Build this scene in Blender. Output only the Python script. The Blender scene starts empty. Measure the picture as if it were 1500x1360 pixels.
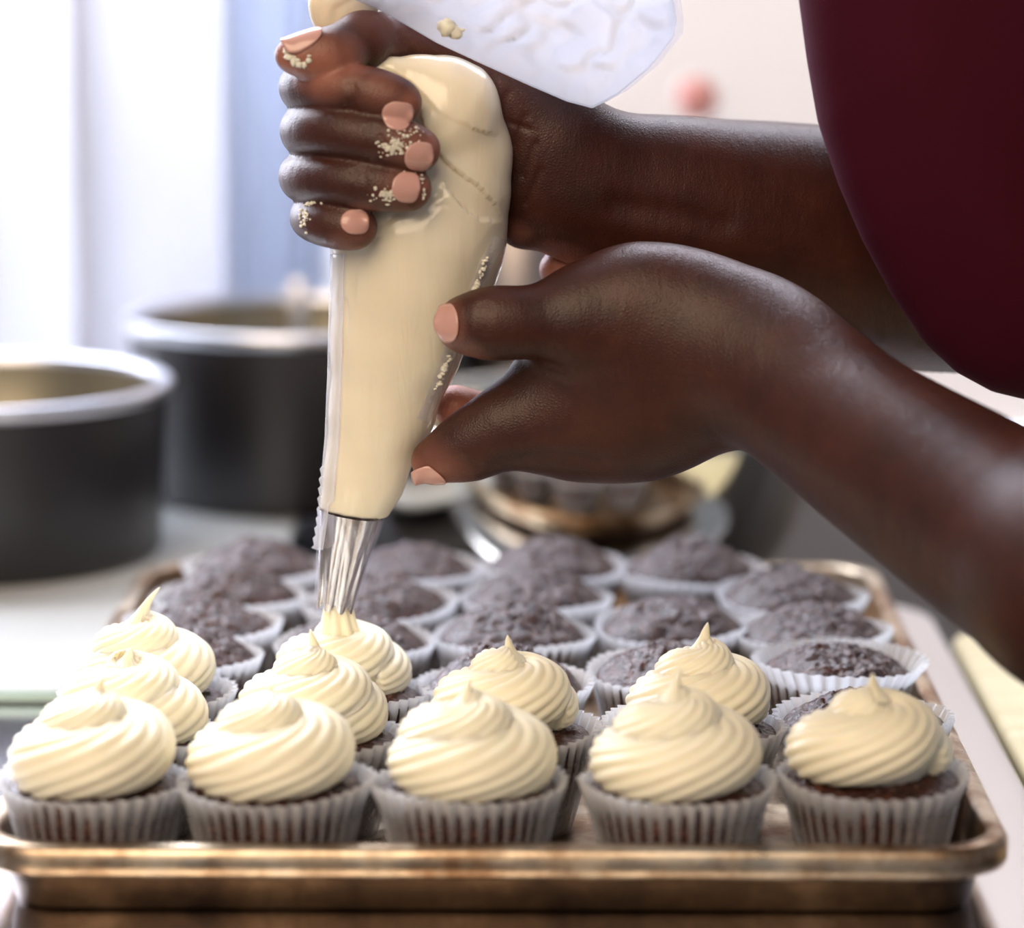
import bpy, bmesh, math, random
import numpy as np
from mathutils import Vector, Matrix, noise

# ------------------------------------------------------------------ camera, world, lights, exposure
SC = bpy.context.scene
COL = SC.collection
PI = math.pi
F_PX, PITCH, YAW = 4626.6, .1728, -.0126
CAM = Vector((.0143, -.9811, .3225))
cd = bpy.data.cameras.new('camera')
cam = bpy.data.objects.new('camera', cd)
COL.objects.link(cam)
fw = Vector((math.sin(YAW)*math.cos(PITCH), math.cos(YAW)*math.cos(PITCH), -math.sin(PITCH)))
rt = Vector((math.cos(YAW), -math.sin(YAW), 0))
up = rt.cross(fw)
cam.matrix_world = Matrix(((rt.x, up.x, -fw.x, CAM.x), (rt.y, up.y, -fw.y, CAM.y), (rt.z, up.z, -fw.z, CAM.z), (0, 0, 0, 1)))
cd.sensor_width = 36
cd.lens = F_PX/1500*36
cd.clip_start = .05
cd.dof.use_dof = True
cd.dof.focus_distance = 1.135
cd.dof.aperture_fstop = 4.6
SC.camera = cam
SC.view_settings.view_transform = 'Standard'
SC.view_settings.look = 'None'
SC.view_settings.exposure = 0.12
SC.view_settings.gamma = 1
SC.view_settings.use_curve_mapping = False

W = bpy.data.worlds.new('sky')
SC.world = W
W.use_nodes = True
W.node_tree.nodes['Background'].inputs[0].default_value = (.80, .86, 1.0, 1)
W.node_tree.nodes['Background'].inputs[1].default_value = .27

def area(name, loc, target, sx, sy, power, color):
    l = bpy.data.lights.new(name, 'AREA')
    l.shape = 'RECTANGLE'; l.size = sx; l.size_y = sy; l.energy = power; l.color = color
    o = bpy.data.objects.new(name, l)
    COL.objects.link(o)
    o.location = loc
    o.rotation_euler = (Vector(target)-Vector(loc)).to_track_quat('-Z', 'Y').to_euler()
    return o
area('window_daylight', (-.25, 1.32, .85), (-.05, .1, .12), 2.4, 1.5, 200, (.87, .91, 1.0))
area('warm_front_fill', (-.8, -1.9, 1.7), (0, .2, .1), 2.0, 2.0, 62, (1.0, .77, .53))  # added warm fill from the camera side, no real lamp there

# ------------------------------------------------------------------ helpers
def P(px, py, Y):
    """point of the place seen at a pixel of the photograph, at depth Y centimetres behind the tray's front edge"""
    d = fw + rt*((px-750)/F_PX) - up*((py-680)/F_PX)
    return CAM + d*((Y*.01-CAM.y)/d.y)
def SCL(Y):
    return F_PX/((Y*.01-CAM.y)*math.cos(PITCH))
def tag(o, label=None, cat=None, group=None, kind=None):
    if label: o['label'] = label
    if cat: o['category'] = cat
    if group: o['group'] = group
    if kind: o['kind'] = kind
    return o
def mesh_of(name, verts, faces, mat, smooth=True):
    me = bpy.data.meshes.new(name)
    if isinstance(verts, np.ndarray) and isinstance(faces, np.ndarray):
        me.vertices.add(len(verts)); me.vertices.foreach_set('co', verts.astype(np.float32).ravel())
        f = np.asarray(faces, dtype=np.int32)
        n = f.shape[1]
        me.loops.add(f.size); me.loops.foreach_set('vertex_index', f.ravel())
        me.polygons.add(len(f)); me.polygons.foreach_set('loop_start', np.arange(0, f.size, n, dtype=np.int32))
        me.polygons.foreach_set('loop_total', np.full(len(f), n, dtype=np.int32))
        me.update(calc_edges=True); me.validate()
    else:
        me.from_pydata([tuple(v) for v in verts], [], faces); me.update()
    if mat: me.materials.append(mat)
    if smooth:
        me.polygons.foreach_set('use_smooth', [True]*len(me.polygons)); me.update()
    return me
def link(name, me, parent=None, loc=None):
    o = bpy.data.objects.new(name, me)
    COL.objects.link(o)
    if parent: o.parent = parent
    if loc: o.location = loc
    return o
def obj(name, verts, faces, mat, parent=None, smooth=True, loc=None):
    return link(name, mesh_of(name, verts, faces, mat, smooth), parent, loc)
def empty(name, loc=(0, 0, 0)):
    o = bpy.data.objects.new(name, None)
    o.empty_display_size = .02
    COL.objects.link(o); o.location = loc
    return o
def grid_faces(nu, nv, wrap_v=True, off=0):
    """rows nu, columns nv"""
    F = []
    for i in range(nu-1):
        for j in range(nv if wrap_v else nv-1):
            a = off+i*nv+j; b = off+i*nv+(j+1) % nv
            F.append((a, b, b+nv, a+nv))
    return F
def lathe(name, prof, seg, mat, parent=None, loc=None, cap0=False, cap1=False):
    V, F = [], []
    for r, z in prof:
        for j in range(seg):
            a = 2*PI*j/seg
            V.append((r*math.cos(a), r*math.sin(a), z))
    F = grid_faces(len(prof), seg)
    if cap0: F.append(tuple(range(seg))[::-1])
    if cap1: F.append(tuple((len(prof)-1)*seg+j for j in range(seg)))
    return obj(name, V, F, mat, parent, True, loc)
def box_mesh(name, lo, hi, mat, bev=0.0, seg=2):
    bm = bmesh.new()
    bmesh.ops.create_cube(bm, size=1)
    for v in bm.verts:
        v.co = Vector([(lo[i]+hi[i])/2 + v.co[i]*(hi[i]-lo[i]) for i in range(3)])
    if bev: bmesh.ops.bevel(bm, geom=bm.edges[:]+bm.verts[:], offset=bev, segments=seg, affect='EDGES', profile=.5)
    me = bpy.data.meshes.new(name); bm.to_mesh(me); bm.free()
    me.materials.append(mat)
    if bev:
        me.polygons.foreach_set('use_smooth', [True]*len(me.polygons))
        me.set_sharp_from_angle(angle=.7)
    return me

# ------------------------------------------------------------------ materials
def mat(name, color=(.5, .5, .5), rough=.5, metal=0, **kw):
    m = bpy.data.materials.new(name); m.use_nodes = True
    b = m.node_tree.nodes['Principled BSDF']
    b.inputs['Base Color'].default_value = (*color, 1)
    b.inputs['Roughness'].default_value = rough
    b.inputs['Metallic'].default_value = metal
    for k, v in kw.items(): b.inputs[k.replace('_', ' ')].default_value = v
    return m
def N(m, t, **kw):
    n = m.node_tree.nodes.new(t)
    for k, v in kw.items():
        if k.startswith('_'): setattr(n, k[1:], v)
        else: n.inputs[k].default_value = v
    return n
def L(m, a, b): m.node_tree.links.new(a, b)
def bsdf(m): return m.node_tree.nodes['Principled BSDF']
def texco(m, scale=(1, 1, 1), kind='Object'):
    tc = N(m, 'ShaderNodeTexCoord'); mp = N(m, 'ShaderNodeMapping', Scale=scale)
    L(m, tc.outputs[kind], mp.inputs['Vector'])
    return mp.outputs[0]
def ramp(m, src, stops):
    r = N(m, 'ShaderNodeValToRGB')
    e = r.color_ramp.elements
    while len(e) < len(stops): e.new(.5)
    for q, (p, c) in zip(e, stops):
        q.position = p; q.color = (*c, 1)
    L(m, src, r.inputs[0])
    return r.outputs[0]
def noise_tex(m, scale, detail=3, rough=.5, vec=None, dist=0):
    n = N(m, 'ShaderNodeTexNoise', Scale=scale, Detail=detail, Roughness=rough, Distortion=dist)
    L(m, vec if vec else texco(m), n.inputs['Vector'])
    return n.outputs['Fac']
def bump(m, h, strength=.3, dist=.001, prev=None):
    b = N(m, 'ShaderNodeBump', Strength=strength, Distance=dist)
    L(m, h, b.inputs['Height'])
    if prev: L(m, prev, b.inputs['Normal'])
    return b.outputs[0]

M = {}
# frosting
m = M['frosting'] = mat('buttercream', (.94, .86, .66), .36)
b = bsdf(m); b.inputs['Subsurface Weight'].default_value = .35
b.inputs['Subsurface Radius'].default_value = (.010, .007, .004); b.inputs['Subsurface Scale'].default_value = .6
b.inputs['Specular IOR Level'].default_value = .35
L(m, bump(m, noise_tex(m, 420, 3), .12, .0008), b.inputs['Normal'])
# cake
m = M['cake'] = mat('chocolate_sponge', (.03, .015, .01), .42)
b = bsdf(m)
f = noise_tex(m, 260, 6, .65)
L(m, ramp(m, f, [(.3, (.010, .003, .002)), (.55, (.052, .015, .009)), (.8, (.16, .058, .034))]), b.inputs['Base Color'])
vo = N(m, 'ShaderNodeTexVoronoi', Scale=520); L(m, texco(m), vo.inputs['Vector'])
n1 = bump(m, vo.outputs['Distance'], .35, .0010)
n2 = bump(m, noise_tex(m, 620, 4, .65), .55, .0009, n1)
L(m, n2, b.inputs['Normal'])
b.inputs['Specular IOR Level'].default_value = .55
L(m, ramp(m, noise_tex(m, 300, 2), [(.35, (.24,)*3), (.7, (.48,)*3)]), b.inputs['Roughness'])
# paper
m = M['paper'] = mat('greaseproof_paper', (.78, .79, .83), .5)
nt = m.node_tree; b = bsdf(m); out = nt.nodes['Material Output']
tl = N(m, 'ShaderNodeBsdfTranslucent', Color=(.86, .88, .92, 1)); mx = N(m, 'ShaderNodeMixShader', Fac=.42)
tr = N(m, 'ShaderNodeBsdfTransparent'); mx2 = N(m, 'ShaderNodeMixShader', Fac=.30)
L(m, b.outputs[0], mx.inputs[1]); L(m, tl.outputs[0], mx.inputs[2])
L(m, mx.outputs[0], mx2.inputs[1]); L(m, tr.outputs[0], mx2.inputs[2]); L(m, mx2.outputs[0], out.inputs['Surface'])
# the lower part is soaked with grease from the cake and lets it show through
sx = N(m, 'ShaderNodeSeparateXYZ'); L(m, texco(m), sx.inputs[0])
mr = N(m, 'ShaderNodeMapRange'); L(m, sx.outputs[2], mr.inputs[0])
for k, v_ in ((1, .027), (2, .0362), (3, .72), (4, .10)): mr.inputs[k].default_value = v_
L(m, mr.outputs[0], mx2.inputs[0])
L(m, bump(m, noise_tex(m, 300, 2), .15, .0005), b.inputs['Normal'])
# tray metal with baked-on stains
m = M['tray'] = mat('stained_aluminium', (.6, .5, .4), .38, 1)
b = bsdf(m)
v = texco(m)
mw = M['tray_wall'] = mat('burnt_shaded_aluminium', (.1, .06, .03), .5, .8)  # burnt-on stains, with the shade below the rim darkened into the colour
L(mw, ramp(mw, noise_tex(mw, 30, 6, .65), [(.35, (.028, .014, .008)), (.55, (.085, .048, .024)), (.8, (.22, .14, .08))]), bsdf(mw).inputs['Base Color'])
f = noise_tex(m, 26, 6, .65, v)
L(m, ramp(m, f, [(.30, (.10, .045, .02)), (.43, (.27, .16, .09)), (.58, (.60, .49, .36)), (.8, (.78, .73, .66))]), b.inputs['Base Color'])
L(m, ramp(m, noise_tex(m, 60, 4, .6, v), [(.3, (.25,)*3), (.7, (.5,)*3)]), b.inputs['Roughness'])
L(m, bump(m, noise_tex(m, 140, 4), .2, .0006), b.inputs['Normal'])
M['steel'] = mat('brushed_steel', (.90, .90, .93), .16, 1)
L(M['steel'], bump(M['steel'], noise_tex(M['steel'], 60, 3, .5, texco(M['steel'], (30, 1, 1))), .05, .0005), bsdf(M['steel']).inputs['Normal'])
m = M['bowl'] = mat('polished_steel', (.78, .74, .66), .09, 1)
L(m, bump(m, noise_tex(m, 25, 2), .06, .001), bsdf(m).inputs['Normal'])
m = M['nozzle'] = mat('nozzle_steel', (.72, .70, .72), .16, 1)
L(m, ramp(m, noise_tex(m, 130, 5, .6, texco(m, (1, 1, .35))), [(.38, (.40, .34, .30)), (.5, (.66, .64, .66)), (.75, (.82, .80, .80))]), bsdf(m).inputs['Base Color'])
L(m, bump(m, noise_tex(m, 220, 3, .5, texco(m, (1, 1, .3))), .25, .001), bsdf(m).inputs['Normal'])
m = M['anodised'] = mat('dark_anodised', (.014, .013, .016), .36, .0)
bsdf(m).inputs['Specular IOR Level'].default_value = .6
L(m, bump(m, noise_tex(m, 900, 2), .08, .0004), bsdf(m).inputs['Normal'])
m = M['pot_inside'] = mat('pot_inside', (.30, .27, .20), .33, .75)
m = M['pot_rim'] = mat('pot_rim', (.75, .76, .82), .30, 1)
m = M['board'] = mat('frosted_glass_board', (.55, .56, .55), .22)
M['board_edge'] = mat('board_edge', (.42, .58, .54), .2)
m = M['wood'] = mat('pale_wood_counter', (.70, .60, .36), .45)
L(m, ramp(m, noise_tex(m, 9, 6, .6, texco(m, (1, 12, 1))), [(.3, (.60, .50, .28)), (.7, (.76, .67, .43))]), bsdf(m).inputs['Base Color'])
m = M['floor'] = mat('dark_floor_tile', (.08, .06, .05), .6)
M['counter'] = mat('dark_counter', (.016, .012, .010), .5, 0, Specular_IOR_Level=.2)
m = M['tin'] = mat('dark_baking_tin', (.09, .065, .045), .4, .6)
m = M['wall'] = mat('cream_paint', (.83, .78, .72), .8)
L(m, bump(m, noise_tex(m, 90, 3), .1, .001), bsdf(m).inputs['Normal'])
m = M['frame'] = mat('white_paint', (.92, .93, .95), .4)
M['canister'] = mat('dull_grey_steel', (.30, .27, .27), .35, .8)
m = M['curtain'] = mat('blue_grey_cloth', (.60, .64, .72), .8)
tl = N(m, 'ShaderNodeBsdfTranslucent', Color=(.80, .84, .92, 1)); mx = N(m, 'ShaderNodeMixShader', Fac=.6)
L(m, bsdf(m).outputs[0], mx.inputs[1]); L(m, tl.outputs[0], mx.inputs[2]); L(m, mx.outputs[0], m.node_tree.nodes['Material Output'].inputs['Surface'])
# vertical blind fabric: light comes through
m = M['blind'] = mat('blind_fabric', (.88, .88, .90), .8)
b = bsdf(m); out = m.node_tree.nodes['Material Output']
tl = N(m, 'ShaderNodeBsdfTranslucent', Color=(.60, .60, .63, 1)); mx = N(m, 'ShaderNodeMixShader', Fac=.6)
L(m, b.outputs[0], mx.inputs[1]); L(m, tl.outputs[0], mx.inputs[2]); L(m, mx.outputs[0], out.inputs['Surface'])
m = M['roller'] = mat('backlit_wall_cloth', (.84, .80, .75), .8)  # translucent, so the wall area shines with window light
b = bsdf(m); out = m.node_tree.nodes['Material Output']
tl = N(m, 'ShaderNodeBsdfTranslucent', Color=(.48, .45, .425, 1)); mx = N(m, 'ShaderNodeMixShader', Fac=.6)
L(m, b.outputs[0], mx.inputs[1]); L(m, tl.outputs[0], mx.inputs[2]); L(m, mx.outputs[0], out.inputs['Surface'])
# shirt
m = M['shirt'] = mat('maroon_jersey', (.046, .0026, .011), .85)
b = bsdf(m); b.inputs['Specular IOR Level'].default_value = .12; b.inputs['Sheen Weight'].default_value = .03; b.inputs['Sheen Roughness'].default_value = .4
b.inputs['Sheen Tint'].default_value = (.8, .2, .45, 1)
L(m, bump(m, noise_tex(m, 700, 2, .5), .2, .0005), b.inputs['Normal'])
M['shirt_hem'] = mat('shirt_hem', (.012, .006, .010), .8)
# skin: attribute 'pale' tells lighter palm-side and fingertip skin, plus painted window light on rear fingertips
m = M['skin'] = mat('skin', (.1, .04, .02), .42)
b = bsdf(m)
at_ = N(m, 'ShaderNodeAttribute', _attribute_name='pale')
v = texco(m)
mot = noise_tex(m, 45, 5, .6, v)
dark = ramp(m, mot, [(.25, (.029, .0070, .0034)), (.55, (.050, .0125, .0060)), (.8, (.074, .0205, .0105))])
pale = ramp(m, mot, [(.25, (.30, .105, .068)), (.75, (.44, .18, .125))])
mc = N(m, 'ShaderNodeMix', _data_type='RGBA')
L(m, at_.outputs['Fac'], mc.inputs[0]); L(m, dark, mc.inputs[6]); L(m, pale, mc.inputs[7])
L(m, mc.outputs[2], b.inputs['Base Color'])
b.inputs['Subsurface Weight'].default_value = .12
b.inputs['Subsurface Radius'].default_value = (.010, .003, .0015); b.inputs['Subsurface Scale'].default_value = .4
b.inputs['Specular IOR Level'].default_value = .38
vo = N(m, 'ShaderNodeTexVoronoi', Scale=900, _feature='DISTANCE_TO_EDGE'); L(m, v, vo.inputs['Vector'])
n1 = bump(m, vo.outputs['Distance'], .45, .0004)
n2 = bump(m, noise_tex(m, 90, 4, .6, texco(m, (2.2, 1, .7)), .8), .32, .0009, n1)
L(m, n2, b.inputs['Normal'])
m = M['nail'] = mat('fingernail', (.58, .32, .27), .24)
bsdf(m).inputs['Coat Weight'].default_value = .4
# piping bag filled with frosting
m = M['bag'] = mat('filled_bag', (.86, .78, .60), .2)
b = bsdf(m)
b.inputs['Subsurface Weight'].default_value = .4
b.inputs['Subsurface Radius'].default_value = (.012, .008, .004); b.inputs['Subsurface Scale'].default_value = .7
b.inputs['Coat Weight'].default_value = .35; b.inputs['Coat Roughness'].default_value = .12
L(m, ramp(m, noise_tex(m, 18, 3, .5, texco(m, (1.3, 1, .35))), [(.3, (.80, .70, .52)), (.7, (.90, .83, .66))]), b.inputs['Base Color'])
n1 = bump(m, noise_tex(m, 40, 3, .5, texco(m, (3.2, 1, .35)), 1.0), .30, .0016)
L(m, n1, b.inputs['Normal'])
# clear plastic film
def film(name, fac, color=(.95, .96, 1.0), tint=.5):
    m = mat(name, color, .12)
    b = bsdf(m); out = m.node_tree.nodes['Material Output']
    tr = N(m, 'ShaderNodeBsdfTransparent', Color=(.97, .97, 1, 1)); tl = N(m, 'ShaderNodeBsdfTranslucent', Color=(*[c*.72 for c in color], 1))
    mx = N(m, 'ShaderNodeMixShader', Fac=tint); mx2 = N(m, 'ShaderNodeMixShader', Fac=fac)
    L(m, b.outputs[0], mx.inputs[1]); L(m, tl.outputs[0], mx.inputs[2])
    L(m, mx.outputs[0], mx2.inputs[1]); L(m, tr.outputs[0], mx2.inputs[2]); L(m, mx2.outputs[0], out.inputs['Surface'])
    return m
M['film'] = film('plastic_film', .28, (.98, .98, 1.0), .62)
M['film_thin'] = film('plastic_film_thin', .86, (.93, .94, 1.0), .3)
M['seam'] = film('welded_film', .62, (.97, .96, .95), .4)
M['pink'] = mat('pink_rubber', (.80, .36, .34), .5)

# ------------------------------------------------------------------ signed-distance modelling
class Field:
    def __init__(s, lo, hi, h):
        s.lo = np.array(lo, float); s.h = h
        s.n = np.ceil((np.array(hi)-s.lo)/h).astype(int)+1
        s.ax = [s.lo[i]+h*np.arange(s.n[i]) for i in range(3)]
        s.d = np.full(s.n, .05, np.float32)
    def box(s, lo, hi):
        a = np.clip(np.floor((lo-s.lo)/s.h).astype(int), 0, s.n-1)
        b = np.clip(np.ceil((hi-s.lo)/s.h).astype(int)+1, 1, s.n)
        return tuple(slice(a[i], max(b[i], a[i]+1)) for i in range(3))
    def coords(s, sl):
        return (s.ax[0][sl[0]][:, None, None], s.ax[1][sl[1]][None, :, None], s.ax[2][sl[2]][None, None, :])
def smin(a, b, k):
    if k <= 0: return np.minimum(a, b)
    h = np.maximum(k-np.abs(a-b), 0)/k
    return np.minimum(a, b)-h*h*k*.25
def cone_d(X, Y, Z, a, b, ra, rb, sy):
    ax, ay, az = a; bx, by, bz = b
    ux, uy, uz = bx-ax, (by-ay)/sy, bz-az
    px, py, pz = X-ax, (Y-ay)/sy, Z-az
    t = np.clip((px*ux+py*uy+pz*uz)/max(ux*ux+uy*uy+uz*uz, 1e-12), 0, 1)
    d = np.sqrt((px-t*ux)**2+(py-t*uy)**2+(pz-t*uz)**2)-(ra+(rb-ra)*t)
    return d*(sy if sy < 1 else 1)
def chain(F, pts, k_in=.004, k_out=.003, sy=1.0):
    """pts: list of (Vector, radius): one limb or finger, smooth inside, joined to the rest with k_out"""
    P_ = np.array([p for p, r in pts]); R_ = max(r for p, r in pts)
    pad = R_*max(1, sy)+k_in+k_out+.004
    sl = F.box(P_.min(0)-pad, P_.max(0)+pad)
    X, Y, Z = F.coords(sl)
    d = None
    if len(pts) == 1: pts = pts*2
    for (a, ra), (b, rb) in zip(pts, pts[1:]):
        c = cone_d(X, Y, Z, a, b, ra, rb, sy).astype(np.float32)
        d = c if d is None else smin(d, c, k_in)
    F.d[sl] = smin(F.d[sl], d, k_out)
def dense(pts, n=5):
    """the same limb with smoothly interpolated joints and radii"""
    q = [np.append(p, r) for p, r in pts]
    q = [2*q[0]-q[1]]+q+[2*q[-1]-q[-2]]
    out = []
    for i in range(1, len(q)-2):
        for k in range(n):
            t = k/n; a, b_, c, d = q[i-1], q[i], q[i+1], q[i+2]
            out.append(.5*(2*b_+(c-a)*t+(2*a-5*b_+4*c-d)*t*t+(3*b_-a-3*c+d)*t**3))
    out.append(q[-2])
    return [(o[:3], float(o[3])) for o in out]
def carve(F, pts, r, k=.002):
    P_ = np.array([p for p in pts])
    sl = F.box(P_.min(0)-r-k-.003, P_.max(0)+r+k+.003)
    X, Y, Z = F.coords(sl)
    d = None
    for a, b in zip(pts, pts[1:]):
        c = cone_d(X, Y, Z, a, b, r, r, 1).astype(np.float32)
        d = c if d is None else np.minimum(d, c)
    F.d[sl] = -smin(-F.d[sl], d, k)
def surface(F):
    d = F.d; s = d < 0
    n = np.array(d.shape)
    c = [s[i:n[0]-1+i, j:n[1]-1+j, k:n[2]-1+k] for i in (0, 1) for j in (0, 1) for k in (0, 1)]
    allin = c[0].copy(); anyin = c[0].copy()
    for q in c[1:]:
        allin &= q; anyin |= q
    cells = np.argwhere(anyin & ~allin)
    idx = np.full(n-1, -1, np.int32); idx[tuple(cells.T)] = np.arange(len(cells), dtype=np.int32)
    acc = np.zeros((len(cells), 3)); cnt = np.zeros(len(cells))
    corners = [(i, j, k) for i in (0, 1) for j in (0, 1) for k in (0, 1)]
    val = {q: d[cells[:, 0]+q[0], cells[:, 1]+q[1], cells[:, 2]+q[2]] for q in corners}
    for q in corners:
        for ax in range(3):
            if q[ax]: continue
            q2 = list(q); q2[ax] = 1; q2 = tuple(q2)
            a, b_ = val[q], val[q2]
            m_ = (a < 0) != (b_ < 0)
            t = np.where(m_, a/np.where(m_, a-b_, 1), 0)
            p = np.array(q, float)[None, :].repeat(len(cells), 0); p[:, ax] += t
            acc[m_] += p[m_]; cnt[m_] += 1
    V = F.lo+F.h*(cells+acc/cnt[:, None])
    Q = []
    for ax in range(3):
        u, w = [(1, 2), (2, 0), (0, 1)][ax]
        a = s[tuple(slice(0, -1) if i == ax else slice(None) for i in range(3))]
        b_ = s[tuple(slice(1, None) if i == ax else slice(None) for i in range(3))]
        e = np.argwhere(a != b_)
        e = e[(e[:, u] > 0) & (e[:, w] > 0) & (e[:, u] < n[u]-1) & (e[:, w] < n[w]-1)]
        ins = a[tuple(e.T)]
        def g(du, dw):
            q = e.copy(); q[:, u] -= du; q[:, w] -= dw
            return idx[tuple(q.T)]
        q = np.stack([g(1, 1), g(0, 1), g(0, 0), g(1, 0)], 1)
        q[~ins] = q[~ins][:, ::-1]
        Q.append(q)
    Q = np.concatenate(Q)
    return V, Q[(Q >= 0).all(1)]
def normals(V, Q):
    n = np.cross(V[Q[:, 2]]-V[Q[:, 0]], V[Q[:, 3]]-V[Q[:, 1]])
    N_ = np.zeros_like(V)
    for i in range(4): np.add.at(N_, Q[:, i], n)
    return N_/(np.linalg.norm(N_, axis=1)[:, None]+1e-12)
def relax(V, Q, it=2, w=.5):
    e = np.concatenate([Q[:, [0, 1]], Q[:, [1, 2]], Q[:, [2, 3]], Q[:, [3, 0]]])
    for _ in range(it):
        s_ = np.zeros_like(V); c = np.zeros(len(V))
        for a in range(3):
            s_[:, a] = np.bincount(e[:, 0], V[e[:, 1], a], len(V))+np.bincount(e[:, 1], V[e[:, 0], a], len(V))
        c = np.bincount(e[:, 0], minlength=len(V))+np.bincount(e[:, 1], minlength=len(V))
        V = V*(1-w)+w*s_/np.maximum(c, 1)[:, None]
    return V
def seg_dist(V, pts):
    """distance of V to a polyline, and signed side in the x-z plane"""
    best = np.full(len(V), 9.); side = np.zeros(len(V))
    for a, b_ in zip(pts, pts[1:]):
        a = np.array(a); u = np.array(b_)-a
        p = V-a
        t = np.clip(p@u/(u@u), 0, 1)
        q = p-t[:, None]*u
        dd = np.linalg.norm(q, axis=1)
        m_ = dd < best
        best[m_] = dd[m_]; side[m_] = np.sign(u[0]*q[m_, 2]-u[2]*q[m_, 0])
    return best, side
def crease(V, Nn, pts, depth, width):
    dd, _ = seg_dist(V, pts)
    V -= Nn*(depth*np.exp(-(dd/width)**2))[:, None]
def fold(V, Nn, pts, height, width, sign=1):
    """a step: raised on one side of the line, falling back over `width`"""
    a = np.array(pts[0]); b_ = np.array(pts[-1])
    dd, side = seg_dist(V, pts)
    u = (b_-a)/np.linalg.norm(b_-a); t = (V-a)@u/np.linalg.norm(b_-a)
    endf = np.clip(np.minimum(t, 1-t)*6, 0, 1)
    hgt = np.where(side*sign > 0, np.exp(-dd/width), -.5*np.exp(-(dd/.0012)**2))
    V += Nn*(height*hgt*endf*(Nn[:, 1] < .2))[:, None]

def G(px, py, Y, rpx):
    return (np.array(P(px, py, Y)), rpx/SCL(Y))

# ------------------------------------------------------------------ setting: counter, back wall, window with blinds
o = link('counter', box_mesh('counter', (-.9, -.09, -.055), (.9, .87, -.015), M['counter'], .003)); tag(o, kind='structure')
WY = .95   # back wall face
def wall_box(name, x0, x1, z0, z1, y0=WY, y1=WY+.12, mt='wall'):
    o = link(name, box_mesh(name, (x0, y0, z0), (x1, y1, z1), M[mt])); tag(o, kind='structure'); return o
xw = P(475, 300, 95).x
wall_box('wall_back', -2.2, 1.5, -.9, -.06)
wall_box('wall_over_window', -2.2, 1.5, 1.75, 2.0)
o = link('floor', box_mesh('floor', (-3, -3.2, -.95), (3, 1.07, -.9), M['floor'])); tag(o, kind='structure')
wroot = empty('window_1', (-.8, WY+.05, 0)); wroot['kind'] = 'structure'
for i, (x0, x1) in enumerate(((-2.2, -2.14), (-1.15, -1.10), (xw-.02, xw+.02), (1.44, 1.5))):
    o = link('window_frame', box_mesh('window_frame', (x0, WY+.06, -.06), (x1, WY+.11, 1.75), M['frame'], .003)); o.parent = wroot; o.matrix_parent_inverse = Matrix.Translation((.8, -WY-.05, 0))
o = link('window_sill', box_mesh('window_sill', (-2.2, .93, -.06), (1.5, WY+.11, -.005), M['frame'], .004)); o.parent = wroot; o.matrix_parent_inverse = Matrix.Translation((.8, -WY-.05, 0))
gm = film('window_glass', .93)
o = link('window_pane', box_mesh('window_pane', (-2.14, WY+.085, -.005), (1.44, WY+.089, 1.75), gm)); o.parent = wroot; o.matrix_parent_inverse = Matrix.Translation((.8, -WY-.05, 0))

# vertical blind: each slat hangs on its own
vb = empty('vertical_blind', (P(200, 200, 95).x, WY-.02, .62))
tag(vb, 'pale vertical blind of wide fabric slats hanging in the bright window', 'blind')
sl_edges = [(-560, -330), (-330, -105), (-110, 118), (112, 330)]
for a, b_ in sl_edges:
    x0 = P(a, 300, 93).x-vb.location.x; x1 = P(b_+12, 300, 93).x-vb.location.x
    V, F = [], []
    nx = 8
    for i in range(nx+1):
        t = i/nx
        for z in (-.60, .12):
            V.append((x0+(x1-x0)*t, .012*(t-.5)*2+.004*math.cos((t-.5)*PI), z))
    for i in range(nx): F.append((2*i, 2*i+2, 2*i+3, 2*i+1))
    o = obj('slat', V, F, M['blind'], vb)
    md = o.modifiers.new('s', 'SOLIDIFY'); md.thickness = .0006
link('head_rail', box_mesh('head_rail', (P(-560, 0, 93).x-vb.location.x, -.02, .12), (P(335, 0, 93).x-vb.location.x, .02, .15), M['frame'], .002), vb)
rb = empty('backlit_wall_blind', (.42, WY+.035, .95)); tag(rb, 'plain cream roller blind added in place of the wall, backlit to brighten it', 'blind')  # blind added where the wall stands, to make that area bright
o = link('blind_cloth', box_mesh('blind_cloth', (xw-.42+.022, -.0006, -.948), (.5, .0006, 0), M['roller']), rb)
o = lathe('roller', [(.001, -.56), (.018, -.56), (.018, .5), (.001, .5)], 24, M['frame'], rb, (0, 0, .01)); o.rotation_euler = (0, PI/2, 0)
# blue-grey curtain gathered between the blinds
sp = empty('curtain', (P(400, 300, 92).x, 0.900, -.015))
tag(sp, 'blue-grey curtain gathered in folds between the pale blind and the added cream blind', 'curtain')
xa = P(335, 300, 92).x-sp.location.x; xb = P(482, 300, 92).x-sp.location.x
V = []
for i in range(121):
    t = i/120
    for z in (.01, .3, .6, .88):
        V.append((xa+(xb-xa)*t, .007*math.sin(t*31+1.2*math.sin(t*9)+z*.5)+.003*math.sin(t*77), z))
o = obj('curtain_cloth', V, grid_faces(121, 4, False), M['curtain'], sp)
md = o.modifiers.new('s', 'SOLIDIFY'); md.thickness = .0005
o = lathe('curtain_rod', [(.0005, xa-.03), (.005, xa-.03), (.005, xb+.03), (.0005, xb+.03)], 16, M['frame'], sp, (0, 0, .885)); o.rotation_euler = (0, PI/2, 0)

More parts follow.
